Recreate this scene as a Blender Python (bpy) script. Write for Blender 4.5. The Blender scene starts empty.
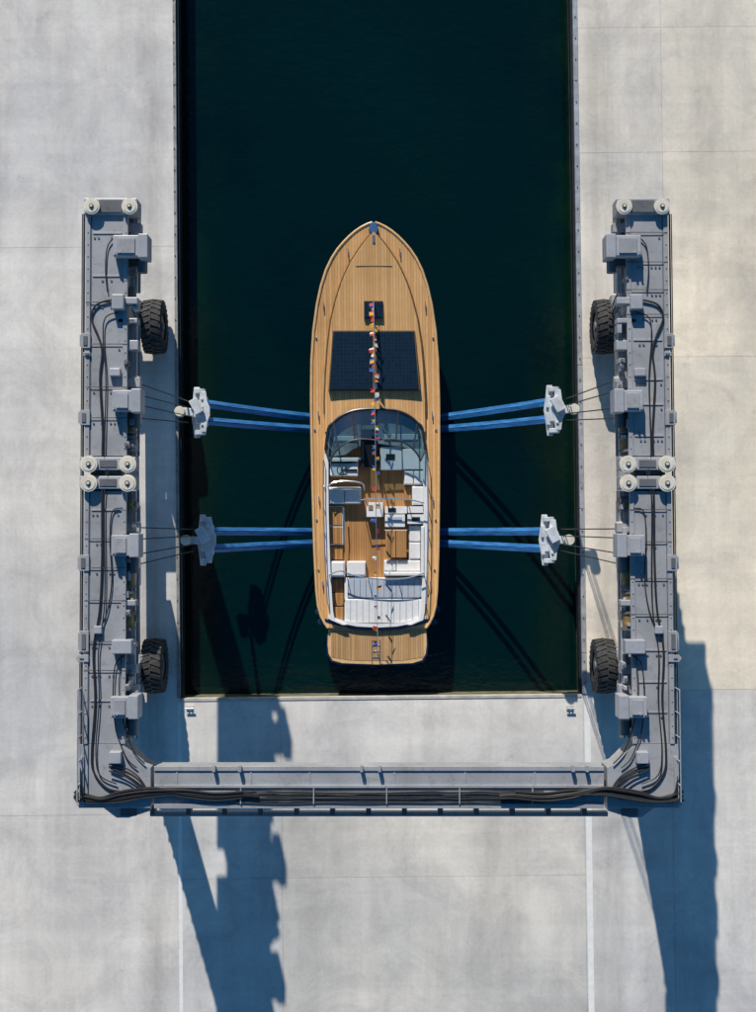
import bpy, math, random
from mathutils import Vector, Matrix
random.seed(7)
R=random.random
def U(a,b): return a+(b-a)*random.random()
scene=bpy.context.scene
# ------------------------------------------------------------ camera model
H=52.9; F=1270.0; TILT=math.radians(1.31); ROLL=math.radians(-0.6)
CM=Matrix.Rotation(ROLL,3,'Z')@Matrix.Rotation(TILT,3,'X')
def P(px,py,z=0.0):
    d=CM@Vector(((px-378)/F,-(py-506)/F,-1))
    k=(H-z)/(-d.z)
    return Vector((d.x*k,d.y*k,z))
cam=bpy.data.cameras.new("camera"); cob=bpy.data.objects.new("camera",cam)
scene.collection.objects.link(cob); cob.location=(0,0,H); cob.rotation_euler=(TILT,0,ROLL)
cam.sensor_fit='VERTICAL'; cam.sensor_height=36; cam.lens=36*F/1012; cam.clip_end=6000
scene.camera=cob
# ------------------------------------------------------------ light
SD=Vector((0.213,-1.0,0)).normalized(); EL=math.radians(28.8)
sd=Vector((SD.x*math.cos(EL),SD.y*math.cos(EL),-math.sin(EL)))
sl=bpy.data.lights.new("sun",'SUN'); sl.energy=5.0; sl.angle=math.radians(0.5); sl.color=(1,0.93,0.825)
so=bpy.data.objects.new("sun",sl); scene.collection.objects.link(so); so.location=(-10,40,60)
so.rotation_euler=sd.to_track_quat('-Z','Y').to_euler()
w=bpy.data.worlds.new("World"); scene.world=w; w.use_nodes=True
nt=w.node_tree; sky=nt.nodes.new('ShaderNodeTexSky'); sky.sky_type='NISHITA'; sky.sun_disc=False
sky.sun_elevation=EL; sky.sun_rotation=math.atan2(-SD.x,-SD.y); sky.ozone_density=1.8; sky.dust_density=.3
hs_=nt.nodes.new('ShaderNodeHueSaturation'); hs_.inputs['Saturation'].default_value=1.42; hs_.inputs['Hue'].default_value=.496
bg=nt.nodes['Background']; bg.inputs[1].default_value=0.085
nt.links.new(sky.outputs[0],hs_.inputs['Color']); nt.links.new(hs_.outputs[0],bg.inputs[0])
scene.view_settings.view_transform='Standard'; scene.view_settings.look='None'; scene.view_settings.exposure=0

# ------------------------------------------------------------ materials
def newmat(name):
    m=bpy.data.materials.new(name); m.use_nodes=True
    n=m.node_tree; return m,n,n.nodes['Principled BSDF']
def N(n,t,**kw):
    x=n.nodes.new(t)
    for k,v in kw.items(): setattr(x,k,v)
    return x
def ramp(n,src,p0,c0,p1,c1):
    r=N(n,'ShaderNodeValToRGB'); e=r.color_ramp.elements
    e[0].position=p0; e[0].color=(*c0,1) if len(c0)==3 else c0
    e[1].position=p1; e[1].color=(*c1,1) if len(c1)==3 else c1
    n.links.new(src,r.inputs[0]); return r
def mul(n,a,b,fac=1.0,mode='MULTIPLY'):
    x=N(n,'ShaderNodeMix',data_type='RGBA',blend_type=mode); x.inputs[0].default_value=fac
    n.links.new(a,x.inputs[6]); n.links.new(b,x.inputs[7]); return x.outputs[2]
def mth(n,op,a,bv=None):
    x=N(n,'ShaderNodeMath',operation=op); n.links.new(a,x.inputs[0])
    if bv is not None: x.inputs[1].default_value=bv
    return x.outputs[0]
def noise(n,vec,scale,detail=6,rough=.6,mapscale=None,dist=0):
    t=N(n,'ShaderNodeTexNoise'); t.inputs['Scale'].default_value=scale
    t.inputs['Detail'].default_value=detail; t.inputs['Roughness'].default_value=rough; t.inputs['Distortion'].default_value=dist
    if mapscale:
        mp=N(n,'ShaderNodeMapping'); mp.inputs['Scale'].default_value=mapscale
        n.links.new(vec,mp.inputs[0]); vec=mp.outputs[0]
    n.links.new(vec,t.inputs['Vector']); return t.outputs[0]
def paint(name,col,rough=.5,metal=0,var=.18,scale=1.5,dirt=None,bump=0,coat=0):
    m,n,b=newmat(name); tc=N(n,'ShaderNodeTexCoord').outputs['Object']
    a=noise(n,tc,scale,5,.65)
    lo=tuple(c*(1-var) for c in col); hi=tuple(min(1,c*(1+var)) for c in col)
    r=ramp(n,a,.35,lo,.65,hi); out=r.outputs[0]
    if dirt:
        d=ramp(n,noise(n,tc,scale*4,6,.75),.50,(1,1,1),.70,dirt); out=mul(n,out,d.outputs[0])
    n.links.new(out,b.inputs['Base Color'])
    b.inputs['Roughness'].default_value=rough; b.inputs['Metallic'].default_value=metal
    b.inputs['Coat Weight'].default_value=coat
    if bump:
        bp=N(n,'ShaderNodeBump'); bp.inputs['Strength'].default_value=bump; bp.inputs['Distance'].default_value=.02
        n.links.new(noise(n,tc,scale*20,3),bp.inputs['Height']); n.links.new(bp.outputs[0],b.inputs['Normal'])
    return m
M_steel=paint("steel_grey_paint",(.335,.345,.365),.5,0,.15,.8,(.64,.61,.58))
M_steel2=paint("steel_dark_paint",(.13,.135,.145),.5,0,.15,1.2,(.6,.58,.55))
M_box=paint("cabinet_grey",(.37,.385,.42),.4,0,.10,1,(.75,.73,.69))
M_galv=paint("galvanised",(.52,.54,.56),.35,.4,.2,3,(.7,.68,.65))
M_block=paint("block_grey_paint",(.58,.62,.66),.4,0,.2,2,(.6,.6,.6))
M_cream=paint("sheave_cream",(.70,.66,.56),.5,0,.12,3,(.75,.7,.6))
M_black=paint("hose_black",(.02,.02,.022),.5,0,.2)
M_cable=paint("wire_rope",(.06,.062,.065),.45,.5,.2,8)
M_brass=paint("ram_ochre",(.26,.17,.06),.45,.2,.35,4)
M_rubber=paint("tyre_rubber",(.035,.035,.037),.8,0,.35,3,(1.8,1.7,1.5))
M_white=paint("gelcoat_white",(.78,.78,.78),.25,0,.04,2,coat=.3)
M_cush=paint("cushion_white",(.74,.74,.73),.8,0,.05,6,(.9,.9,.9),bump=.3)
M_cushshade=paint("cushion_greyblue_shade",(.42,.47,.55),.8,0,.06,6,bump=.3)  # pad cushion with shade painted into its colour as grey-blue
M_navy=paint("hull_navy",(.012,.03,.085),.15,0,.1,coat=.6)
M_dark=paint("dark_trim",(.02,.022,.028),.35,0,.2)
M_dash=paint("dash_grey",(.26,.30,.32),.4,0,.4,1.2)
M_chrome=paint("stainless",(.75,.76,.78),.18,.9,.05)
M_seam=paint("teak_border",(.13,.075,.03),.6,0,.2,3)
M_line=paint("line_paint",(.86,.86,.83),.7,0,.06,3,(.78,.78,.76))
M_kerb=paint("kerb_concrete",(.48,.46,.42),.85,0,.2,2,(.6,.58,.5))
M_rust=paint("quay_steel",(.30,.31,.31),.6,.2,.25,2,(.5,.45,.4))
M_blue=paint("bow_cover_blue",(.02,.09,.24),.6,0,.2)

def teak(name,c1,c2,pitch,caulk,rough=.55):
    m,n,b=newmat(name); tc=N(n,'ShaderNodeTexCoord').outputs['Object']
    sp=N(n,'ShaderNodeSeparateXYZ'); n.links.new(tc,sp.inputs[0])
    d=mth(n,'DIVIDE',sp.outputs[0],pitch); fl=mth(n,'FLOOR',d); fr=mth(n,'FRACT',d)
    wn=N(n,'ShaderNodeTexWhiteNoise',noise_dimensions='1D'); n.links.new(fl,wn.inputs['W'])
    r=ramp(n,wn.outputs[0],0,c1,1,c2)
    g=ramp(n,noise(n,tc,6,6,.7,(8,.6,1)),.3,(.82,.8,.76),.7,(1.08,1.07,1.05))
    o=mul(n,r.outputs[0],g.outputs[0])
    g2=ramp(n,noise(n,tc,.5,4,.6),.3,(.88,.86,.82),.7,(1.06,1.06,1.06))
    o=mul(n,o,g2.outputs[0])
    cr=N(n,'ShaderNodeValToRGB'); cr.color_ramp.interpolation='CONSTANT'
    cr.color_ramp.elements[0].color=(*caulk,1); cr.color_ramp.elements[1].position=.13; cr.color_ramp.elements[1].color=(1,1,1,1)
    n.links.new(fr,cr.inputs[0]); o=mul(n,o,cr.outputs[0])
    n.links.new(o,b.inputs['Base Color']); b.inputs['Roughness'].default_value=rough
    return m
M_teak=teak("teak_deck",(.68,.385,.155),(.84,.51,.23),.12,(.66,.57,.48))
M_teak2=teak("teak_cockpit",(.38,.19,.062),(.52,.275,.10),.10,(.5,.45,.4))
M_teak3=teak("teak_platform",(.46,.28,.125),(.60,.38,.19),.10,(.5,.45,.4))
M_teakcap=paint("teak_cap",(.74,.46,.21),.4,0,.1,4,coat=.3)

def glass(name,tint,fac):
    m,n,b=newmat(name); n.nodes.remove(b)
    o=n.nodes['Material Output']; t=N(n,'ShaderNodeBsdfTransparent'); t.inputs[0].default_value=(*tint,1)
    g=N(n,'ShaderNodeBsdfGlossy'); g.inputs['Roughness'].default_value=.04; g.inputs[0].default_value=(.8,.9,1,1)
    mx=N(n,'ShaderNodeMixShader'); mx.inputs[0].default_value=fac
    n.links.new(t.outputs[0],mx.inputs[1]); n.links.new(g.outputs[0],mx.inputs[2]); n.links.new(mx.outputs[0],o.inputs[0])
    return m
M_glass=glass("windscreen_glass",(.42,.55,.57),.14)

m,n,b=newmat("skylight_dark"); tc=N(n,'ShaderNodeTexCoord').outputs['Object']
bk=N(n,'ShaderNodeTexBrick'); bk.offset=0; bk.inputs['Scale'].default_value=1
bk.inputs['Brick Width'].default_value=.15; bk.inputs['Row Height'].default_value=.15; bk.inputs['Mortar Size'].default_value=.01
bk.inputs['Color1'].default_value=(.007,.018,.034,1); bk.inputs['Color2'].default_value=(.010,.024,.042,1); bk.inputs['Mortar'].default_value=(.016,.030,.048,1)
n.links.new(tc,bk.inputs['Vector']); n.links.new(bk.outputs[0],b.inputs['Base Color']); b.inputs['Roughness'].default_value=.12
M_sky=m
m,n,b=newmat("sling_webbing"); tc=N(n,'ShaderNodeTexCoord').outputs['Object']
r=ramp(n,noise(n,tc,1.2,6,.7,(1,9,1)),.35,(.010,.085,.28),.68,(.06,.29,.66))
n.links.new(r.outputs[0],b.inputs['Base Color']); b.inputs['Roughness'].default_value=.45
M_sling=m
m,n,b=newmat("harbour_water"); tc=N(n,'ShaderNodeTexCoord').outputs['Object']
r=ramp(n,noise(n,tc,.09,4,.55),.35,(.0002,.0080,.0095),.7,(.0006,.0135,.0125))
sp=N(n,'ShaderNodeSeparateXYZ'); n.links.new(tc,sp.inputs[0])
ax_=mth(n,'ABSOLUTE',sp.outputs[0]); mr=N(n,'ShaderNodeMapRange'); mr.inputs[1].default_value=6.2; mr.inputs[2].default_value=8.2
n.links.new(ax_,mr.inputs[0])
nz=ramp(n,noise(n,tc,.35,5,.65,(1,.6,1)),.42,(0,0,0),.66,(.75,.75,.75))
mm_=N(n,'ShaderNodeMath',operation='MULTIPLY'); n.links.new(mr.outputs[0],mm_.inputs[0]); n.links.new(nz.outputs[0],mm_.inputs[1])
mx=N(n,'ShaderNodeMix',data_type='RGBA'); n.links.new(mm_.outputs[0],mx.inputs[0]); n.links.new(r.outputs[0],mx.inputs[6]); mx.inputs[7].default_value=(.005,.022,.008,1)
n.links.new(mx.outputs[2],b.inputs['Base Color']); b.inputs['Roughness'].default_value=.06; b.inputs['IOR'].default_value=1.42
bp=N(n,'ShaderNodeBump'); bp.inputs['Strength'].default_value=.5; bp.inputs['Distance'].default_value=.06
n.links.new(noise(n,tc,1.3,5,.6,(1,1.6,1)),bp.inputs['Height']); n.links.new(bp.outputs[0],b.inputs['Normal'])
M_water=m
def concrete(name,attr):
    m,n,b=newmat(name); tc=N(n,'ShaderNodeTexCoord').outputs['Object']
    if attr:
        a=N(n,'ShaderNodeAttribute',attribute_name='slab'); o=a.outputs['Color']
    else:
        a=N(n,'ShaderNodeRGB'); a.outputs[0].default_value=(.52,.50,.475,1); o=a.outputs[0]
    def lay(o,scale,det,rg,p0,c0,p1,c1,ms=None,dist=0):
        return mul(n,o,ramp(n,noise(n,tc,scale,det,rg,ms,dist),p0,c0,p1,c1).outputs[0])
    o=lay(o,.085,4,.6,.40,(.81,.825,.85),.58,(1.04,1.03,1.01))
    o=lay(o,.38,9,.76,.36,(.82,.82,.835),.58,(1.03,1.03,1.02),None,.6)
    o=lay(o,1,6,.7,.42,(.89,.885,.88),.58,(1.015,1.015,1.015),(.42,.035,1))
    o=lay(o,1,5,.65,.44,(.95,.95,.95),.56,(1.01,1.01,1.01),(.03,.8,1))
    o=lay(o,.9,9,.8,.58,(1,1,1),.74,(.76,.745,.72))
    o=lay(o,7,3,.7,.30,(.94,.94,.94),.7,(1.04,1.04,1.04))
    sp=N(n,'ShaderNodeSeparateXYZ'); n.links.new(tc,sp.inputs[0])
    d=mth(n,'ABSOLUTE',mth(n,'SUBTRACT',mth(n,'ABSOLUTE',mth(n,'ADD',sp.outputs[0],-.05)),9.5))
    mr=N(n,'ShaderNodeMapRange',interpolation_type='SMOOTHSTEP'); mr.inputs[1].default_value=.1; mr.inputs[2].default_value=.9; mr.inputs[3].default_value=1; mr.inputs[4].default_value=0
    n.links.new(d,mr.inputs[0])
    t=ramp(n,noise(n,tc,1,6,.7,(1.2,.10,1)),.3,(0,0,0),.7,(1,1,1))
    mm=N(n,'ShaderNodeMath',operation='MULTIPLY'); n.links.new(mr.outputs[0],mm.inputs[0]); n.links.new(t.outputs[0],mm.inputs[1])
    x=N(n,'ShaderNodeMix',data_type='RGBA',blend_type='MULTIPLY'); n.links.new(mm.outputs[0],x.inputs[0]); n.links.new(o,x.inputs[6]); x.inputs[7].default_value=(.72,.715,.71,1); o=x.outputs[2]
    n.links.new(o,b.inputs['Base Color']); b.inputs['Roughness'].default_value=.88
    return m
M_conc=concrete("concrete_slab",True); M_base=concrete("concrete_base",False)
m,n,b=newmat("quay_wall_concrete"); tc=N(n,'ShaderNodeTexCoord').outputs['Object']
r=ramp(n,noise(n,tc,1.5,8,.7),.35,(.04,.05,.025),.65,(.20,.18,.11)); n.links.new(r.outputs[0],b.inputs['Base Color']); b.inputs['Roughness'].default_value=.9
M_wall=m

# ------------------------------------------------------------ mesh builder
class B:
    def __init__(s): s.v=[]; s.f=[]
    def prism(s,pts,z0,z1):
        k=len(s.v); n=len(pts)
        A=sum(pts[i][0]*pts[(i+1)%n][1]-pts[(i+1)%n][0]*pts[i][1] for i in range(n))
        if A<0: pts=pts[::-1]
        s.v+=[(p[0],p[1],z0) for p in pts]+[(p[0],p[1],z1) for p in pts]
        s.f.append(tuple(range(k+n,k+2*n))); s.f.append(tuple(range(k+n-1,k-1,-1)))
        for i in range(n):
            j=(i+1)%n; s.f.append((k+i,k+j,k+n+j,k+n+i))
    def px(s,pts,z0,z1): s.prism([P(x,y,z1) for x,y in pts],z0,z1)
    def bx(s,x0,y0,x1,y1,z0,z1): s.px([(x0,y0),(x1,y0),(x1,y1),(x0,y1)],z0,z1)
    def wbox(s,c,sz,rot=0):
        hx,hy=sz[0]/2,sz[1]/2; ca,sa=math.cos(rot),math.sin(rot)
        s.prism([(c[0]+x*ca-y*sa,c[1]+x*sa+y*ca) for x,y in((-hx,-hy),(hx,-hy),(hx,hy),(-hx,hy))],c[2]-sz[2]/2,c[2]+sz[2]/2)
    def beam(s,a,b,wx,wy):
        k=len(s.v)
        for c in(a,b):
            for x,y in((-wx,-wy),(wx,-wy),(wx,wy),(-wx,wy)): s.v.append((c[0]+x/2,c[1]+y/2,c[2]))
        for f in((3,2,1,0),(4,5,6,7),(0,1,5,4),(1,2,6,5),(2,3,7,6),(3,0,4,7)): s.f.append(tuple(k+q for q in f))
    def cyl(s,a,b,r,seg=20,r2=None):
        a=Vector(a); b=Vector(b); r2=r if r2 is None else r2
        d=(b-a).normalized(); u=d.orthogonal().normalized(); w_=d.cross(u); k=len(s.v)
        for c,rr in((a,r),(b,r2)):
            for i in range(seg):
                t=2*math.pi*i/seg; s.v.append(tuple(c+u*math.cos(t)*rr+w_*math.sin(t)*rr))
        for i in range(seg):
            j=(i+1)%seg; s.f.append((k+i,k+j,k+seg+j,k+seg+i))
        s.f.append(tuple(range(k+seg-1,k-1,-1))); s.f.append(tuple(range(k+seg,k+2*seg)))
    def tube(s,pts,r,seg=8):
        pts=[Vector(p) for p in pts]; k=len(s.v); n=len(pts); up=None
        for i,p in enumerate(pts):
            d=(pts[min(i+1,n-1)]-pts[max(i-1,0)]).normalized()
            if up is None: up=d.orthogonal().normalized()
            up=(up-d*up.dot(d)).normalized(); w_=d.cross(up)
            for q in range(seg):
                t=2*math.pi*q/seg; s.v.append(tuple(p+up*math.cos(t)*r+w_*math.sin(t)*r))
        for i in range(n-1):
            for q in range(seg):
                q2=(q+1)%seg; s.f.append((k+i*seg+q,k+i*seg+q2,k+(i+1)*seg+q2,k+(i+1)*seg+q))
        s.f.append(tuple(range(k+seg-1,k-1,-1))); s.f.append(tuple(range(k+(n-1)*seg,k+n*seg)))
    def face(s,pts):
        k=len(s.v); s.v+=[tuple(p) for p in pts]; s.f.append(tuple(range(k,k+len(pts))))
    def strip(s,rows):
        k=len(s.v); w_=len(rows[0])
        for r_ in rows: s.v+=[tuple(p) for p in r_]
        for i in range(len(rows)-1):
            for j in range(w_-1): s.f.append((k+i*w_+j,k+i*w_+j+1,k+(i+1)*w_+j+1,k+(i+1)*w_+j))
    def out(s,name,mat,parent=None,bevel=0,smooth=False):
        me=bpy.data.meshes.new(name); me.from_pydata(s.v,[],s.f); me.update()
        ob=bpy.data.objects.new(name,me); scene.collection.objects.link(ob); me.materials.append(mat)
        if parent: ob.parent=parent
        if bevel:
            bm=ob.modifiers.new("bevel",'BEVEL'); bm.width=bevel; bm.segments=2; bm.limit_method='ANGLE'; bm.angle_limit=math.radians(50)
        if smooth:
            for p in me.polygons: p.use_smooth=True
            try: me.set_sharp_from_angle(angle=math.radians(40))
            except Exception: pass
        return ob
def empty(name):
    e=bpy.data.objects.new(name,None); scene.collection.objects.link(e); return e
def smoothpath(pts,sub=6):
    pts=[Vector(p) for p in pts]; o=[]
    for i in range(len(pts)-1):
        p0=pts[max(i-1,0)];p1=pts[i];p2=pts[i+1];p3=pts[min(i+2,len(pts)-1)]
        for k in range(sub):
            t=k/sub; o.append(.5*((2*p1)+(p2-p0)*t+(2*p0-5*p1+4*p2-p3)*t*t+(3*p1-p0-3*p2+p3)*t**3))
    o.append(pts[-1]); return o
def interp(tab,y):
    if y<=tab[0][0]: return tab[0][1]
    for (a,b),(c,d) in zip(tab,tab[1:]):
        if y<=c: return b+(d-b)*(y-a)/(c-a)
    return tab[-1][1]

# ------------------------------------------------------------ ground, slip, water
WZ=-1.5
XL=(P(176,100).x+P(179,650).x)/2; XR=(P(574,100).x+P(583,650).x)/2; YB=P(380,697).y; YN=55.0
g=B()
for a in [(-1500,-1500,XL,YN),(XR,-1500,1500,YN),(XL,-1500,XR,YB)]:
    g.face([(a[0],a[1],-.02),(a[2],a[1],-.02),(a[2],a[3],-.02),(a[0],a[3],-.02)])
g.out("ground",M_base)
me=bpy.data.meshes.new("concrete_pavement"); vs=[];fs=[];cols=[]
def slab(x0,y0,x1,y1,c):
    e=.005; x0+=e;y0+=e;x1-=e;y1-=e; k=len(vs)
    vs.extend([(x0,y0,-.018),(x1,y0,-.018),(x1,y1,-.018),(x0,y1,-.018),(x0,y0,0),(x1,y0,0),(x1,y1,0),(x0,y1,0)])
    j=U(.975,1.025); t=U(-.01,.01); c=(c[0]*j+t,c[1]*j,c[2]*j-t)
    for f in [(4,5,6,7),(0,1,5,4),(1,2,6,5),(2,3,7,6),(3,0,4,7)]:
        fs.append(tuple(k+i for i in f)); cols.append(c)
def grid(xs,ys,cf):
    xs=sorted(xs); ys=sorted(ys)
    for a,b in zip(xs,xs[1:]):
        for c,d in zip(ys,ys[1:]): slab(a,c,b,d,cf((a+b)/2,(c+d)/2))
px_=lambda x:P(x,506).x
py_=lambda y:P(378,y).y
CL=(.815,.785,.745); CR=(.92,.83,.685); CBT=(.765,.74,.705)
ysd=[py_(1120)-9*i for i in range(0,8)]
grid([-90,-60,-40,px_(-80),XL],[py_(244),py_(812),py_(-120),py_(-350),YN]+ysd,lambda x,y:CL)
grid([XR,px_(668),px_(850),40,60,90],[py_(30),py_(155),py_(360),py_(693),py_(-150),py_(-400),YN]+ysd,
     lambda x,y: (CR if x>px_(640) else (.87,.80,.70)) if y>YB else CBT)
grid([XL,px_(279),XR],[YB,py_(812),py_(877)]+ysd,lambda x,y:CBT if x<px_(279) or y>py_(812) else (.76,.725,.665))
me.from_pydata(vs,[],fs); ca=me.color_attributes.new("slab",'FLOAT_COLOR','CORNER')
li=0
for pi,p in enumerate(me.polygons):
    for _ in p.vertices: ca.data[li].color=(*cols[pi],1); li+=1
me.materials.append(M_conc); ob=bpy.data.objects.new("concrete_pavement",me); scene.collection.objects.link(ob)
q=B(); T=.6
q.prism([(XL-T,YB-T),(XL,YB-T),(XL,YN),(XL-T,YN)],-7,-.03)
q.prism([(XR,YB-T),(XR+T,YB-T),(XR+T,YN),(XR,YN)],-7,-.03)
q.prism([(XL+.01,YB-T),(XR-.01,YB-T),(XR-.01,YB),(XL+.01,YB)],-7,-.03)
q.prism([(-1500,YN-T),(XL-T-.01,YN-T),(XL-T-.01,YN),(-1500,YN)],-7,-.03)
q.prism([(XR+T+.01,YN-T),(1500,YN-T),(1500,YN),(XR+T+.01,YN)],-7,-.03)
q.out("quay_wall",M_wall)
wt=B(); wt.face([(-2500,YB-3,WZ),(2500,YB-3,WZ),(2500,3000,WZ),(-2500,3000,WZ)]); wt.out("water",M_water)
for s,X in((-1,XL),(1,XR)):
    e=empty("quay_edging"); c=B(); bt=B()
    x0,x1=(X-.10,X+.03) if s<0 else (X-.03,X+.16)
    yy=YN-.1
    while yy>YB+.3:
        y2=max(yy-5.96,YB+.05); c.prism([(x0,y2),(x1,y2),(x1,yy),(x0,yy)],-.25,.05); yy=y2-.03
    c.out("edge_angle",M_rust if s<0 else M_galv,e,.01)
    f=B(); xa,xb=(X+.035,X+.13) if s<0 else (X-.13,X-.035)
    f.prism([(xa,YB+.05),(xb,YB+.05),(xb,YN-.1),(xa,YN-.1)],-.6,-.12); f.out("rubbing_strip",M_dark,e,.02)
    y=YB+.5
    while y<35:
        bt.cyl((X+s*.06,y,.05),(X+s*.06,y,.08),.03,8); y+=.9
    bt.out("bolts",M_steel2,e)
e=B(); e.prism([(XL+.05,YB-.10),(XR-.05,YB-.10),(XR-.05,YB+.03),(XL+.05,YB+.03)],-.3,.03); e.out("slip_end_kerb",M_kerb,None,.015)
for nm,x,wd in(("painted_line",XL-.02,.15),("painted_line",XR+.17,.24)):
    l=B(); l.face([(x-wd/2,-60,.004),(x+wd/2,-60,.004),(x+wd/2,YB-.16,.004),(x-wd/2,YB-.16,.004)]); l.out(nm,M_line)
for x in(190,570):
    c=B(); p=P(x,708)
    c.wbox((p.x,p.y,.03),(.3,.18,.05)); c.cyl((p.x-.07,p.y,.04),(p.x-.07,p.y,.16),.03,10); c.cyl((p.x+.07,p.y,.04),(p.x+.07,p.y,.16),.03,10)
    c.cyl((p.x-.18,p.y,.17),(p.x+.18,p.y,.17),.035,12); c.out("mooring_cleat",M_galv,None,.008)

# ------------------------------------------------------------ TRAVEL LIFT
lift=empty("travel_lift_boat_hoist")
ZT=10.0
def S(s,x,y):
    ax=376.8+(y-198)*0.0038
    D=(376.8-x)+(y-198)*0.0095
    return (ax+s*D,y)
st=B(); dk=B(); bxs=B(); cr=B(); hs=B(); gv=B(); br=B(); cb=B()
def SP(b,s,pts,z0,z1): b.px([S(s,*p) for p in pts],z0,z1)
def SB(b,s,x0,y0,x1,y1,z0,z1): SP(b,s,[(x0,y0),(x1,y0),(x1,y1),(x0,y1)],z0,z1)
def SW(s,x,y,z): return P(*S(s,x,y),z)
def sheave(s,x,y,z,r=.27):
    c=SW(s,x,y,z)
    cr.cyl((c.x,c.y,z-.1),(c.x,c.y,z),r,28); cr.cyl((c.x,c.y,z),(c.x,c.y,z+.02),r*.8,28)
    dk.cyl((c.x,c.y,z),(c.x,c.y,z+.05),r*.3,14); cr.cyl((c.x,c.y,z+.05),(c.x,c.y,z+.09),r*.16,10)
for s in(-1,1):
    for y0,y1 in((214,456),(491,744)):
        SB(st,s,88,y0,126,y1,8.9,ZT)
        SB(st,s,86,y0,90.5,y1,9.9,ZT+.05); SB(st,s,123.5,y0,128,y1,9.9,ZT+.05)
        SB(st,s,86,y0,128,y1,8.8,8.89)
        SB(dk,s,91.2,y0+2,92,y1-2,ZT,ZT+.012)
        y=y0+18
        while y<y1-10:
            if R()<.5: SB(dk,s,86.5,y,128,y+1,ZT+.051,ZT+.06)
            else: SB(st,s,93,y,122,y+2,ZT,ZT+.03)
            for xx in(95,99,103,112,116,120):
                if R()<.6: c=SW(s,xx,y+6,ZT); dk.cyl(c,c+Vector((0,0,.03)),.035,8)
            y+=U(24,44)
        y=y0+6
        while y<y1-6:
            for xx in(88.2,126): c=SW(s,xx,y,ZT+.05); gv.cyl(c,c+Vector((0,0,.025)),.025,6)
            y+=12
    SB(dk,s,92,456,122,491,8.9,9.7)
    SB(bxs,s,84,198,137,214,9.3,ZT+.12); SB(dk,s,99,200,122,212,ZT+.12,ZT+.16)
    sheave(s,91.5,206,ZT+.28); sheave(s,129.5,206,ZT+.28)
    for yy in(464,483):
        SB(bxs,s,81,yy-7,137,yy+6,9.4,ZT+.12); SB(dk,s,101,yy-4,118,yy+3,ZT+.12,ZT+.15)
        sheave(s,90,yy,ZT+.28,.29); sheave(s,129,yy,ZT+.28,.29)
    for y0,y1,z in((216,234,9.3),(258,293,9.2),(318,388,9.5),(414,456,9.4),(491,532,9.5),(557,620,9.3),(622,695,9.5),(720,738,9.2)):
        SB(st,s,129,y0,134,y1,z-.35,z)
        a=SW(s,137,y0,z-.1); b_=SW(s,137,y1,z-.1); gv.cyl(a,b_,.06,10)
        a=SW(s,139,y0,z-.5); b_=SW(s,139,y1,z-.5); dk.cyl(a,b_,.08,10)
    for y0,y1 in((417,434),(437,452),(561,588),(592,606),(500,512),(612,630)):
        a=SW(s,131,y0,9.6); b_=SW(s,131,y1,9.6); br.cyl(a,b_,.2,18); dk.cyl(a+Vector((0,.03,0)),a+Vector((0,-.06,0)),.25,18); dk.cyl(b_,b_+Vector((0,.09,0)),.25,18)
    for k in range(44):
        y=U(222,735)
        if 452<y<495: continue
        x=U(125,134); ww=U(2.5,6); hh=U(3,11); z=U(9.5,10.12)
        SB(random.choice([st,bxs,dk,dk,st,gv]),s,x,y,x+ww,y+hh,z-.5,z)
        if R()<.6: c=SW(s,x+ww/2,y+hh/2,z); dk.cyl(c,c+Vector((0,0,.08)),.06,10)
    for y,x1 in((235,147),(390,141),(535,140),(697,140)):
        SB(bxs,s,113,y,x1,y+21,ZT+.02,ZT+.45); SB(bxs,s,x1-9,y-1.5,x1+.8,y+22.5,ZT-.3,ZT+.52)
        SB(st,s,117,y+3,x1-12,y+18,ZT+.45,ZT+.5)
        SB(dk,s,125,y+22.5,139,y+31,9.3,9.7); SB(st,s,128,y-12,141,y-3,9.2,9.6)
        a=SW(s,x1-4,y+23,9.8); b_=SW(s,x1-4,y+38,9.8); dk.cyl(a,b_,.17,16)
        for dx in(115,120): 
            c=SW(s,dx,y+17,ZT+.5); gv.cyl(c,c+Vector((0,0,.06)),.04,8)
    for x0,y0,x1,y1,z in((112,294,124,309,ZT+.35),(124,297,138,304,ZT+.1),(118,318,138,323,ZT),(96,626,104,634,ZT+.18),(114,640,134,654,ZT+.35),(112,752,124,764,ZT+.3),(110,368,121,376,ZT+.2),(128,340,139,350,9.9),(116,600,138,606,9.95),(126,665,139,674,9.7)):
        SB(bxs,s,x0,y0,x1,y1,z-.5,z)
    for y0,y1,x0 in((333,348,82),(410,425,81),(555,571,81),(631,652,82),(655,662,80),(352,356,84)):
        SB(st,s,x0,y0,91,y1,9.2,ZT+.1); SB(dk,s,x0+2,y0+3,x0+6,y1-3,ZT+.1,ZT+.13)
        SB(gv,s,x0-1.5,y0+2,x0,y1-2,9.5,9.9)
    for x,r,z in((84.5,.035,9.95),(82.6,.02,9.7)):
        cb.tube([SW(s,x,y,z) for y in range(214,760,20)],r,6)
    for k,pth in enumerate([[(126,300),(112,300),(97,305),(92,318),(99,336),(103,352),(101,380),(104,430),(104,456),(108,474),(104,492),(104,560),(102,610),(96,650),(98,700),(95,750),(97,772),(110,788),(128,792)],
        [(120,312),(106,318),(104,340),(107,380),(106,456),(110,474),(106,500),(107,600),(101,652),(102,700),(99,750),(103,775),(120,784)],
        [(124,508),(114,512),(112,540),(114,580),(110,610),(104,626)],
        [(128,655),(118,665),(116,700),(119,730),(124,745),(131,760),(140,768)],
        [(118,235),(108,246),(106,270),(108,292)],[(124,655),(122,690),(126,720),(136,750),(148,764)]]):
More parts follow.
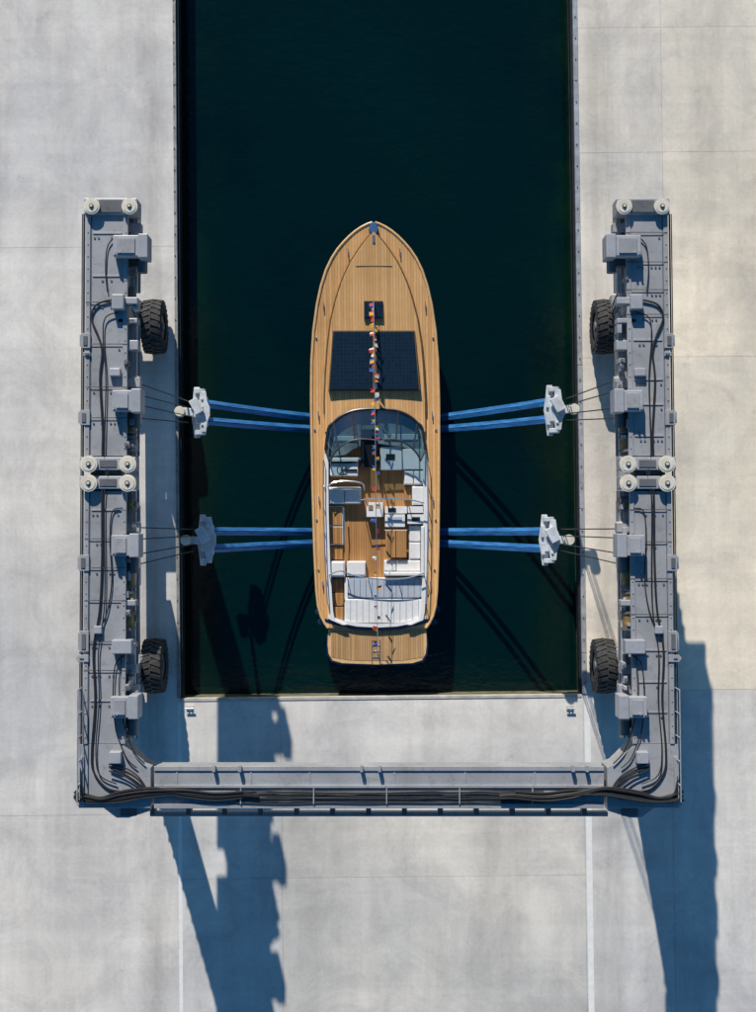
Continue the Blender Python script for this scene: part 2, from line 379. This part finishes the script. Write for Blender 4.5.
        hs.tube(smoothpath([SW(s,x,y,ZT+.07+.03*(k%2)) for x,y in pth]),.022 if k else .036,7)
    SP(st,s,[(82,744.5),(126,744.5),(146,764),(154,767.5),(154,808),(82,808)],8.9,ZT+.01)
    SP(st,s,[(83,757),(87,757),(87,806),(83,806)],9.8,ZT+.1)
    SP(bxs,s,[(104,806),(154,806),(154,811),(132,818),(120,818)],8.9,9.6)
    SB(dk,s,124,808,140,816,9.6,9.65)
    rl=[SW(s,80.5,y,ZT+.6) for y in range(690,806,8)]; gv.tube(rl,.022,6); gv.tube([p-Vector((0,0,.35)) for p in rl],.016,6)
    for p in rl[::3]: gv.cyl(p,p-Vector((0,0,1.1)),.025,6)
    SB(st,s,80,690,87,806,9.35,9.42)
    for k in range(22):
        o=U(-5.5,5.5); z=ZT+U(.03,.25); o2=U(-4,4)
        pts=[(77+U(0,3),U(793,806)),(88,801+o*.8),(104,803+o*.5),(122,800+o),(140,797+o),(160,795+o*.8),(190,797+o2),(218,800+o2),(246,798+o2*.9)]
        if R()<.35: pts=[(80+U(0,4),770+U(0,20)),(84,790+o)]+pts[1:]
        if k%3==0: pts+= [(262,799+o2*.7)]
        hs.tube(smoothpath([SW(s,x,y-3,z) for x,y in pts],5),.03,6)
    for k in range(4):
        hs.tube(smoothpath([SW(s,x,y+U(-1,1),ZT+.1+k*.03) for x,y in((112,764+2*k),(128,768+3*k),(142,778+3*k),(150,792),(140,799))]),.024,6)
    LT=SW(s,106,420,ZT).x; LB=P(378+s*239,500,0).x
    yF=P(152,327,0).y; yR=P(152,668,0).y
    for yl in(yF,yR):
        top=(LT,yl,8.8); bot=(LB,yl,2.0)
        st.beam(bot,top,.85,1.0); st.wbox((LT,yl,8.6),(1.15,1.9,.36)); st.wbox((LB,yl,1.85),(1.0,1.5,.5))
        for kk in range(17):
            t=(kk+.5)/17; gv.wbox((LB+(LT-LB)*t+s*.5,yl,2.2+6.4*t),(.08,.5,.04))
        for d in(-1,1): st.tube([(LT+(LB-LT)*.3,yl+d*.4,6.8),(LT,yl+d*2.0,8.7)],.16,8)
        for d in(-.3,0,.3): cb.tube([(LB-s*.47,yl+d,2.0),(LT-s*.47,yl+d,8.7)],.025,6)
        ax=P(378+s*224,500,0).x
        st.prism([(ax-.14,yl-.28),(LB+.3*s+.14,yl-.28),(LB+.3*s+.14,yl+.28),(ax-.14,yl+.28)] if s>0 else [(LB-.44,yl-.28),(ax+.14,yl-.28),(ax+.14,yl+.28),(LB-.44,yl+.28)],.95,1.3)
    st.prism([(LB-.3,yR+.76),(LB+.3,yR+.76),(LB+.3,yF-.76),(LB-.3,yF-.76)],1.5,2.15)
    bxs.wbox((LB,(yF+yR)/2-2,2.9),(.95,3.2,1.45)); bxs.wbox((LB,(yF+yR)/2+3,2.6),(.8,1.6,.85))

st.bx(154,768,604,806,8.9,ZT); st.bx(154,766.5,604,771,9.9,ZT+.05); st.bx(154,785,604,788,ZT,ZT+.06); st.bx(154,804,604,808.5,9.9,ZT+.07)
st.bx(150,812,608,816.5,8.6,8.9)
x=176
while x<590:
    st.bx(x,771,x+1.6,785,ZT,ZT+.02); x+=U(58,92)
for k in range(9):
    y=790.5+k*1.6
    cb.tube(smoothpath([P(x,y+U(-.6,.6),ZT+.06+.02*(k%3)) for x in range(236,545,22)],3),.02,6)
for x in(240,313,386,459,532): gv.bx(x,788.5,x+1.2,804,ZT+.1,ZT+.14)
for x in(212,238,360,378,572,586): 
    gv.bx(x,766,x+3,772,ZT+.06,ZT+.3)
for x in range(150,615,36): dk.bx(x,807,x+5,815,8.9,9.3)
st.out("main_girders",M_steel,lift,.015); dk.out("dark_fittings",M_steel2,lift); bxs.out("winch_cabinets",M_box,lift,.03)
cr.out("sheaves",M_cream,lift,smooth=True); hs.out("hydraulic_hoses",M_black,lift,smooth=True); gv.out("handrails_and_fixings",M_galv,lift)
br.out("hydraulic_rams",M_brass,lift,smooth=True); cb.out("pipework_and_cables",M_cable,lift)

def tyre(name,c,r,w_,s):
    t=B(); prof=[(-w_*.92,r*.5),(-w_,r*.62),(-w_*1.04,r*.8),(-w_*.97,r*.92),(-w_*.75,r*.965),(0,r*.98),(w_*.75,r*.965),(w_*.97,r*.92),(w_*1.04,r*.8),(w_,r*.62),(w_*.92,r*.5)]
    NN=48; t.strip([[ (c.x+x,c.y+math.cos(2*math.pi*i/NN)*rr,c.z+math.sin(2*math.pi*i/NN)*rr) for x,rr in prof] for i in range(NN+1)])
    L=26
    for i in range(L):
        for sd_ in(-1,1):
            a0=2*math.pi*(i+(.5 if sd_>0 else 0))/L; a1=a0+.13; wd=.06; vv=[]
            for rr in(r*.95,r*1.03):
                for xx,aa in((-.02*sd_,a0-wd),(-.02*sd_,a0+wd),(sd_*w_*1.0,a1+wd),(sd_*w_*1.0,a1-wd)):
                    r2=rr-(.05*r if abs(xx)>w_*.6 else 0)
                    vv.append((c.x+xx,c.y+math.cos(aa)*r2,c.z+math.sin(aa)*r2))
            k=len(t.v); t.v+=vv
            for f in((0,1,2,3),(4,5,6,7),(0,1,5,4),(1,2,6,5),(2,3,7,6),(3,0,4,7)): t.f.append(tuple(k+q_ for q_ in f))
    t.out(name,M_rubber,lift)
    h=B(); h.cyl((c.x-w_*.8,c.y,c.z),(c.x+w_*.8,c.y,c.z),r*.5,28); h.cyl((c.x-w_*.95,c.y,c.z),(c.x+w_*.95,c.y,c.z),r*.18,16); h.out(name+"_hub",M_steel2,lift,.02)
i=0
for s in(-1,1):
    for y in(325,667):
        c1=P(152.5 if s<0 else 605.5,y,1.6)
        for dx in(0,1.55):
            i+=1; tyre("tyre_%d"%i,Vector((c1.x+s*dx,c1.y,1.13)),1.10,.40,s)

rope=B(); sl_=B(); blk=B(); pin=B()
for s,x,y,ya in((-1,200,412,400),(-1,206,540,545),(1,554,410,400),(1,549,540,545)):
    zb=3.2; c=P(x,y,zb)
    for dx in(-.16,.16):
        pts=[]
        for (a,b_) in((-.14,1.0),(.14,1.0),(.2,.5),(.33,.2),(.33,-.2),(.2,-.5),(.14,-1.0),(-.14,-1.0),(-.2,-.5),(-.3,0),(-.2,.5)):
            pts.append((c.x+dx*.9+a*.8,c.y+b_*(1 if dx<0 else .8)))
        blk.prism(pts,zb-.08+dx,zb+.0+dx)
    blk.cyl((c.x,c.y-.45,zb-.1),(c.x,c.y+.45,zb-.1),.2,16)
    for yo in(-.5,-.2,.2,.5): 
        gp=(c.x+.1,c.y+yo); pin.cyl((gp[0],gp[1],zb+.16),(gp[0],gp[1],zb+.22),.05,10)
    blk.cyl((c.x,c.y-.9,zb-.05),(c.x,c.y-.72,zb-.05),.22,14); blk.cyl((c.x,c.y+.72,zb-.05),(c.x,c.y+.9,zb-.05),.22,14)
    blk.wbox((c.x+s*.5,c.y,zb+.1),(.55,.3,.2),.1*s); pin.cyl((c.x+s*.75,c.y,zb),(c.x+s*.75,c.y,zb+.4),.2,16)
    blk.wbox((c.x+s*.1,c.y+.2,zb+.3),(.35,.6,.18),.5); 
    for o in(-.42,-.16,.16,.42):
        a=c+Vector((s*.45,o,.15)); b_=SW(s,138,ya,9.3)+Vector((0,o*1.5+U(-.1,.1),0))
        rope.tube([a,b_],.022,6)
    cc=SW(s,136,ya,9.3); pin.cyl(cc+Vector((0,-.8,0)),cc+Vector((0,.8,0)),.22,18)
    xh=313 if s<0 else 440
    for o,yh in((.34,-6),(-.34,6)):
        yh_=(423.5 if y<480 else 537.5)+yh*.95
        e=P(xh+ -s*3,yh_,-.9); a=c+Vector((-s*.2,o,-.1))
        for ln_ in(-1,1):
            rows=[];n_=14
            for k in range(n_+1):
                t=k/n_; p=a.lerp(e,t); p.z-=math.sin(t*math.pi)*.25; p.y+=ln_*.085
                wd=.072; tw=ln_*.03
                rows.append([p+Vector((0,-wd,tw)),p+Vector((0,wd,-tw))])
            for dz,dx in((-.8,-.1),(-1.6,-.5)):
                rows.append([Vector((e.x+s*dx,e.y-.07+ln_*.085,e.z+dz)),Vector((e.x+s*dx,e.y+.07+ln_*.085,e.z+dz))])
            sl_.strip(rows)
        blk.cyl(a+Vector((0,-.24,0)),a+Vector((0,.24,0)),.1,12)
rope.out("wire_ropes",M_cable,lift); blk.out("sling_blocks",M_block,lift,.02); pin.out("rope_drums",M_cream,lift,.01)
o=sl_.out("webbing_slings",M_sling,lift); sm=o.modifiers.new("thick",'SOLIDIFY'); sm.thickness=.02

# ------------------------------------------------------------ BOAT
boat=empty("classic_motor_yacht")
def cxb(y): return 373.6+(y-223)*.0085
HW=[(222.5,1.5),(224,6),(227,12),(231,18),(236,24),(242,30),(249,36),(258,42),(270,47.8),(286,53),(305,57.2),(330,60.8),(360,63),(400,63.8),(450,63.5),(500,62.8),(550,61.8),(590,60.2),(606,58.6),(616,56),(623,52.5),(628,49)]
def zd(y): return .45+.65*max(0,(430-y)/207)**1.6
def BP(t,y,z): return P(cxb(y)+t,y,z)
ys=[222.5,223.2,224,225.5,227,229,231,233.5,236,239,242,245.5,249,253,258,264,270,278,286,295,305,317,330,345,360,380,400,425,450,475,500,525,550,570,590,600,606,611,616,620,623,626,628]
hl=B(); rows=[]
for y in ys:
    h=interp(HW,y); z=zd(y); cw=BP(0,y,z); e=BP(h,y,z); hw=(e-cw).length; r=[]
    bowf=max(0,(330-y)/107)
    for f,dz in((1.0,-.03),(1.012,-.12),(.97-.1*bowf,-.8),(.92-.25*bowf,-1.6),(.75-.3*bowf,-2.3),(.3,-2.8),(0,-3.0)):
        r.append(Vector((cw.x-hw*f,cw.y-(.55*bowf*(-dz)/1.5 if bowf>0 else 0),z+dz)))
    r2=[Vector((2*cw.x-p.x,p.y,p.z)) for p in r[:-1]][::-1]
    rows.append(r+r2)
hl.strip(rows); hl.face(rows[-1]); hl.out("hull",M_navy,boat,smooth=True)
dkb=B()
IN=[(408,1),(409,18),(412,31),(416,37.5),(422,43),(430,47.5),(440,49.5),(455,50.5),(500,51),(560,50),(600,48),(615,47),(622,45),(626,30)]
for sgn in(-1,1):
    yy=[y for y in ys if y<405]+[405,408,409,412,416,422,430,440]+[y for y in ys if y>445]
    rows=[]
    for y in yy:
        h=max(.2,interp(HW,y)-1.2); z=zd(y); i_=0 if y<408 else interp(IN,y); i_=min(i_,h-.5) if h>1 else 0
        rows.append([BP(sgn*(i_+(h-i_)*k/6),y,z+.04*(1-((i_+(h-i_)*k/6)/66)**2)) for k in range(7)])
    dkb.strip(rows if sgn>0 else [r[::-1] for r in rows])
dkb.out("deck",M_teak,boat)
cap=B()
for sgn in(-1,1):
    cap.tube([BP(sgn*interp(HW,y),y,zd(y)+.03) for y in ys],.055,8)
cap.out("toe_rail",M_teakcap,boat,smooth=True)
rub=B()
for sgn in(-1,1):
    rub.tube([BP(sgn*(interp(HW,y)+.6),y,zd(y)-.16) for y in ys],.05,8)
rub.out("rubbing_strake",M_seam,boat,smooth=True)
TR=[(232,1),(240,8),(250,15.5),(263,24),(280,32),(298,38),(320,43.5),(345,47),(370,49),(400,50.5),(425,50.5),(432,50.5)]
cf=B(); tys=[232,234,238,242,246,250,256,262,268,276,284,292,300,310,320,332,345,357,370,385,400,408,414,421,432]
def ARC(t):
    return 409+24*(abs(t)/50)**3.2
rows=[]
for y in tys:
    h=interp(TR,y); z=zd(y)+.04
    ts=[-h]+[-h+.8+(2*h-1.6)*k/8 for k in range(9)]+[h] if h>1.2 else [-h]+[-h+2*h*k/8 for k in range(9)]+[h]
    rr=[]
    for k,t in enumerate(ts):
        top=.17+.07*(1-(t/52)**2)
        yy=min(y,ARC(t)-.5)
        rr.append(BP(t,yy,z+(0 if k in(0,10) else top)))
    rows.append(rr)
cf.strip(rows); cf.out("coachroof",M_teak,boat)
sm=B()
for sgn in(-1,1):
    sm.tube([BP(sgn*(interp(TR,y)+.3),y,zd(y)+.1) for y in tys[:-2]],.04,6)
sm.tube([BP(t,266,zd(266)+.28) for t in(-18,0,18)],.016,6)
sm.out("deck_seams",M_seam,boat)
bc=B(); bc.px([(cxb(228)+a,b_) for a,b_ in((-2.5,222),(2.5,222),(5,229),(3,233.5),(-3,233.5),(-5,229))],zd(228)-.1,zd(228)+.17)
bc.out("bow_fitting_cover",M_blue,boat,.03)
ht=B(); ht.px([(365,302),(382,302),(382,317.5),(365,317.5)],zd(310)+.2,zd(310)+.40); ht.out("foredeck_hatch",M_sky,boat,.02)
fr=B()
for a in((364,301,383,302.3),(364,317,383,318.3),(364,302.3,365.2,317),(381.8,302.3,383,317)): fr.bx(*a,zd(310)+.2,zd(310)+.38)
fr.out("hatch_frame",M_dark,boat)
sk=B(); zz=zd(345)+.37
sk.px([(333.5,331.5),(372.5,331.5),(372.5,389.5),(329.5,389.5)],zz-.3,zz)
sk.px([(377,331.5),(414,331.5),(419,389.5),(377,389.5)],zz-.3,zz); sk.out("skylight_panels",M_sky,boat,.02)
kf=B(); kf.px([(332.6,330.4),(415,330.4),(420.2,390.5),(328.3,390.5)],zz-.36,zz-.03); kf.px([(372.7,331.5),(376.8,331.5),(376.8,389.5),(372.7,389.5)],zz-.05,zz+.03); kf.out("skylight_frame",M_seam,boat,.01)
cl=B()
for y,t in((252,26),(305,51),(415,57),(500,57),(585,54)):
    for sgn in(-1,1):
        p=BP(sgn*t,y,zd(y)+.12); cl.cyl(p+Vector((0,-.14,0)),p+Vector((0,.14,0)),.025,8); cl.wbox(p-Vector((0,0,.05)),(.05,.12,.08))
for y in(338,430,520,570):
    for sgn in(-1,1):
        p=BP(sgn*(interp(HW,y)-3),y,zd(y)+.02); cl.cyl(p,p+Vector((0,0,.04)),.04,10)
cl.wbox(BP(0,239,zd(238)+.26),(.1,.3,.08))
cl.out("deck_hardware",M_chrome,boat,smooth=True)
# --- cockpit
ZF=.02; ZD=.45
wl=B(); fl=B()
iy=[409,411,413,416,420,425,431,438,446,455,480,510,540,570,600,612,620,625]
def inn(y): return interp(IN,y)
for sgn in(-1,1):
    wl.strip([[BP(sgn*(inn(y)+.6),y,ZD+.02),BP(sgn*(inn(y)+.6),y,ZD+.2),BP(sgn*(inn(y)-3.4),y,ZD+.2),BP(sgn*(inn(y)-3.4),y,ZF-.5)] for y in iy[4:]])
rows=[[BP(-inn(y)+1,y,ZF),BP(inn(y)-1,y,ZF)] for y in iy[3:]]
fl.strip(rows); fl.out("cockpit_sole",M_teak2,boat)
wl.out("cockpit_coaming",M_white,boat,.0)
ds=B()
ds.px([(328,444),(331,431),(338,421),(350,415),(361,413),(361,446),(352,450),(345,455),(328,457)],ZF,ZD)
ds.px([(424,444),(421,431),(414,421),(402,415),(378,413),(378,444),(402,447),(424,455)],ZF,ZD)
ds.px([(361.2,413),(377.8,413),(377.8,429.5),(361.2,429.5)],ZF,ZD-.04)
ds.out("dashboard",M_dash,boat,.03)
gt=B(); gt.bx(380,446.5,402,470,ZF,ZD-.1); gt.bx(402.6,449,424,469.5,ZF,ZD+.02); gt.bx(329,457.5,361,460,ZF,ZD+.12)
gt.bx(334,436,358,441,ZD,ZD+.06); gt.bx(384,434,418,440,ZD,ZD+.06); gt.out("saloon_lockers",M_white,boat,.04)
dd=B(); dd.bx(361.5,430,377.5,467,ZF+.005,ZF+.03); dd.bx(362,441,364,468,ZF,ZD+.25); dd.bx(375.5,441,377.5,468,ZF,ZD+.25)
dd.bx(330.5,461,357,463.5,ZD+.26,ZD+.33); dd.bx(345,469,357,471.5,ZD+.2,ZD+.3); dd.bx(386,454,395,460,ZD-.1,ZD-.08)
dd.out("companionway",M_dark,boat)
hc=B(); hc.bx(330,460.3,358,476,ZF,ZD+.25); hc.out("helm_console",M_white,boat,.04)
hw_=B(); p=P(342,470,ZD+.45); hw_.tube([p+Vector((math.cos(a)*.2,math.sin(a)*.2,0)) for a in [k*math.pi/8 for k in range(17)]],.02,6)
for a in(0,2.1,4.2): hw_.tube([p,p+Vector((math.cos(a)*.2,math.sin(a)*.2,0))],.015,5)
hw_.cyl(p,p-Vector((0,0,.25)),.05,10); hw_.out("steering_wheel",M_dark,boat)
gl=B(); gf=B()
tt=[-50,-47,-42,-34,-23,-11,0,11,23,34,42,47,50]
low=[BP(t*1.0,ARC(t) if abs(t)<50 else 450,ZD+.25) for t in tt]
up=[BP(t*.90,ARC(t)+31-abs(t)*.1 if abs(t)<50 else 461,ZD+.75) for t in tt]
gl.strip([low,up]); gl.out("windscreen",M_glass,boat,smooth=True)
gf.tube(smoothpath(low,3),.06,8); gf.tube(smoothpath(up,3),.035,8)
for k in(0,2,4,8,10,12): gf.tube([low[k],up[k]],.035,6)
gf.out("windscreen_frame",M_dark,boat,smooth=True)
sf=B(); sf.strip([[v+Vector((0,.06,-.04)) for v in low],[v+Vector((0,.0,-.3)) for v in low]]); sf.out("windscreen_base",M_white,boat)
wf=B(); cu=B(); tk=B(); cg=B(); rl=B()
def soft(x0,y0,x1,y1,z1,bb=None): 
    (bb or cu).bx(x0,y0,x1,y1,z1-.16,z1)
def base(x0,y0,x1,y1,z1): wf.bx(x0,y0,x1,y1,ZF,z1)
base(328,490,361,504,.32); soft(328.5,490.5,344,503.5,.46); soft(344.6,490.5,360.5,503.5,.46); cu.bx(328,487,361,490.2,.25,.75)
base(366.5,502.5,383,517,.55); tk.bx(368.5,505,373,510,.56,.58)
base(385,506.5,407,513.5,.5); base(385,514.5,405,527,.56); wf.bx(408,506.5,423,513,ZF,.6); base(407.5,514.5,423.5,524,.62)
cg.bx(388,517,402,521,.565,.585); dkp=B(); dkp.bx(412,517,420,521,.625,.64); dkp.bx(388,508,396,512,.505,.52)
base(404,470.5,424,485,.34); soft(404.5,471,413.5,484.5,.46); soft(414,471,423.5,484.5,.5); tk.bx(404,486,411,500,ZF,.2); base(412,486,424,505,.4); soft(412.5,486.5,423.5,504.5,.52)
base(409,525.5,424.5,576,.32); soft(409.5,526,420.5,542,.45); soft(409.5,542.5,420.5,559,.45); cu.bx(421,526,424.5,576,.4,.72); 
base(384,560,408.5,576,.32); soft(384.5,560.5,396,571,.45); soft(396.5,560.5,420.5,571.5,.45); cu.bx(384,572,421,576,.4,.72)
tk.bx(385.5,530.5,395.6,557.5,.55,.61); tk.bx(396.2,530.5,406.5,557.5,.55,.61); wf.bx(384.6,529.8,407.4,530.5,.53,.6); p=P(396,544,.5); rl.cyl((p.x,p.y,ZF),(p.x,p.y,.55),.06,12)
base(328,506,343,545,.2); tk.bx(329,507,342,525,.2,.24); tk.bx(329,527,342,544,.2,.24); rl.tube([P(343.5,507,.5),P(344.5,526,.5),P(343.5,545,.5)],.03,8)
base(329,561,345,577,.42); soft(330,562,344,576,.5)
base(347,561,366,576,.3); soft(347.5,561.5,365.5,575.5,.42)
tk.bx(329.5,546.5,343,559.5,ZF,.12)
cg.bx(347.5,579,423.5,597.5,.3,.47)  # shaded forward part of the pad, shade put in by colour
cu.bx(345,599,423.5,623,.32,.5)
base(344.5,577.5,424.5,624,.31)
for k in range(13): dkp.bx(348+k*6,579.5,348.3+k*6,597,.47,.48)
for k in range(12): cg.bx(350+k*6.2,600,350.8+k*6.2,622,.5,.512)
tk.bx(329.5,579,343.5,592,ZF,.10); tk.bx(330,593,343.5,606,ZF,.2);tk.bx(331,607,343.5,622,ZF,.3)
wf.out("cockpit_moulding",M_white,boat,.03); cu.out("cushions",M_cush,boat,.045); tk.out("teak_furniture",M_teak2,boat,.01); cg.out("sunpad",M_cushshade,boat,.03); dkp.out("galley_fittings",M_dark,boat)
for pts,z in(([(329,575),(340,571),(352,575),(368,578),(388,579.5),(408,578),(424,573)],1.0),([(361,500),(370,499),(388,498.5),(408,499.5),(424,503)],1.1),([(328,487),(332,483),(345,481),(362,483),(364,490)],.9)):
    pp=smoothpath([P(x,y,z) for x,y in pts],4); rl.tube(pp,.028,7)
    for q_ in pp[::6]: rl.cyl(q_,(q_.x,q_.y,.2),.02,6)
for sgn in(-1,1):
    pp=[BP(sgn*(inn(y)+1.5),y,ZD+.42) for y in range(460,616,12)]; rl.tube(pp,.024,7)
    for q_ in pp[::2]: rl.cyl(q_,(q_.x,q_.y,ZD),.018,6)
rl.out("guard_rails",M_chrome,boat,smooth=True)
tr=B(); 
tA=[-49,-44,-34,-20,0,20,34,44,49]
def SY(t,o=0): return 630+o-9*(abs(t)/49)**2.4
rows=[[BP(t,SY(t,-6),ZD-.4),BP(t,SY(t,-6),ZD+.12),BP(t,SY(t,-2.5),ZD+.12),BP(t,SY(t,-2.5),ZD-.05)] for t in tA]
tr.strip(rows); tr.out("transom_coaming",M_white,boat)
tb=B(); rows=[[BP(t*1.06,SY(t,-2.6),ZD+.06),BP(t*1.08,SY(t,.8),ZD+.02),BP(t*1.06,SY(t,1.5),-1.4)] for t in tA]; tb.strip(rows); tb.out("transom",M_navy,boat,smooth=True)
zp=.30
qr=B(); oq=[(-50,626),(50,626),(51,645),(50,655),(46,662),(36,664.8),(0,666),(-36,664.8),(-46,662),(-50,655),(-51,645)]
top=[P(cxb(645)+t,y,zp) for t,y in oq]; bot=[Vector((p.x*1.0,p.y+.35,-2.2)) for p in top]
qr.strip([top+[top[0]],[p+Vector((0,.08,-.25)) for p in top+[top[0]]],bot+[bot[0]]]); qr.face(top); qr.out("stern_quarters",M_navy,boat,smooth=False)
sp=B(); o=[(-49,627.5),(49,627.5),(49.6,645),(48.6,654),(44.8,660.5),(35,663.3),(0,664.6),(-35,663.3),(-44.8,660.5),(-48.6,654),(-49.6,645)]
sp.px([(cxb(645)+t,y) for t,y in o],zp+.002,zp+.04); sp.out("swim_platform",M_teakcap,boat,.01)
s2=B(); 
for a,b_ in((-46,-25),(-24.2,24.2),(25,46)):
    y2=lambda t:660.6-3.5*(abs(t)/46)**6
    s2.px([(cxb(645)+a,630.5),(cxb(645)+b_,630.5),(cxb(645)+b_,y2(b_)),(cxb(645)+a,y2(a))],zp+.03,zp+.052)
s2.out("platform_planking",M_teak3,boat)
ld=B()
for x in(372,380): ld.tube([P(x,640,zp+.08),P(x,664,zp+.08)],.018,6)
for y in(645,651,657): ld.tube([P(372,y,zp+.08),P(380,y,zp+.08)],.014,6)
ld.out("boarding_ladder",M_chrome,boat)
fd=B()
for x,y in((318.5,612),(437,609),(321,622),(434,622)):
    p=P(x,y,.15); fd.cyl(p,p-Vector((0,0,.9)),.15,14,.12)
fd.out("fenders",M_navy,boat,.05)
# signal flags
fe=empty("signal_flag_dressing_line"); prof=[(300,1.5),(318,1.7),(395,2.0),(440,2.3),(520,2.1),(600,1.9),(658,.8)]
ln=B(); pts=[P(373.5+(y-300)*.012,y,interp(prof,y)) for y in range(300,660,6)]; ln.tube(pts,.014,5); 
st_=pts[0]; ln.cyl((st_.x,st_.y,.9),st_,.02,6); e_=pts[-1]; ln.cyl((e_.x,e_.y,.3),(e_.x,e_.y,.82),.025,6)
mm=P(375.3,445,2.35); ln.cyl((mm.x,mm.y,.05),mm,.03,8)
ln.out("halyard",M_chrome,fe)
cols_={"red":(.68,.05,.03),"yellow":(.82,.42,.04),"blue":(.04,.13,.46),"white":(.80,.72,.64),"crimson":(.62,.07,.04)}
fm={k:paint("flag_"+k,v,.7,0,.08) for k,v in cols_.items()}; fb={k:B() for k in cols_}
y=303.0; kk=["red","yellow","blue","white","crimson","red","yellow"]
while y<652:
    d=U(3.2,5.0); c1,c2=random.choice(kk),random.choice(kk); a=P(373.5+(y-300)*.012,y,interp(prof,y)); b2=P(373.5+(y+d-300)*.012,y+d,interp(prof,y+d))
    sw=random.choice([-1,1])*U(.10,.21); dr=Vector((sw,U(-.05,.05),-.15)); dr2=Vector((sw*U(.4,1.3),0,-.15))
    mid=(a+b2)/2
    fb[c1].face([a,mid,mid+dr2,a+dr]); fb[c2].face([mid,b2,b2+dr,mid+dr2])
    y+=d+(U(.3,1.2) if y<400 else (U(1,5) if y<470 else U(5,13)))
for k in cols_: fb[k].out("flags_"+k,fm[k],fe)
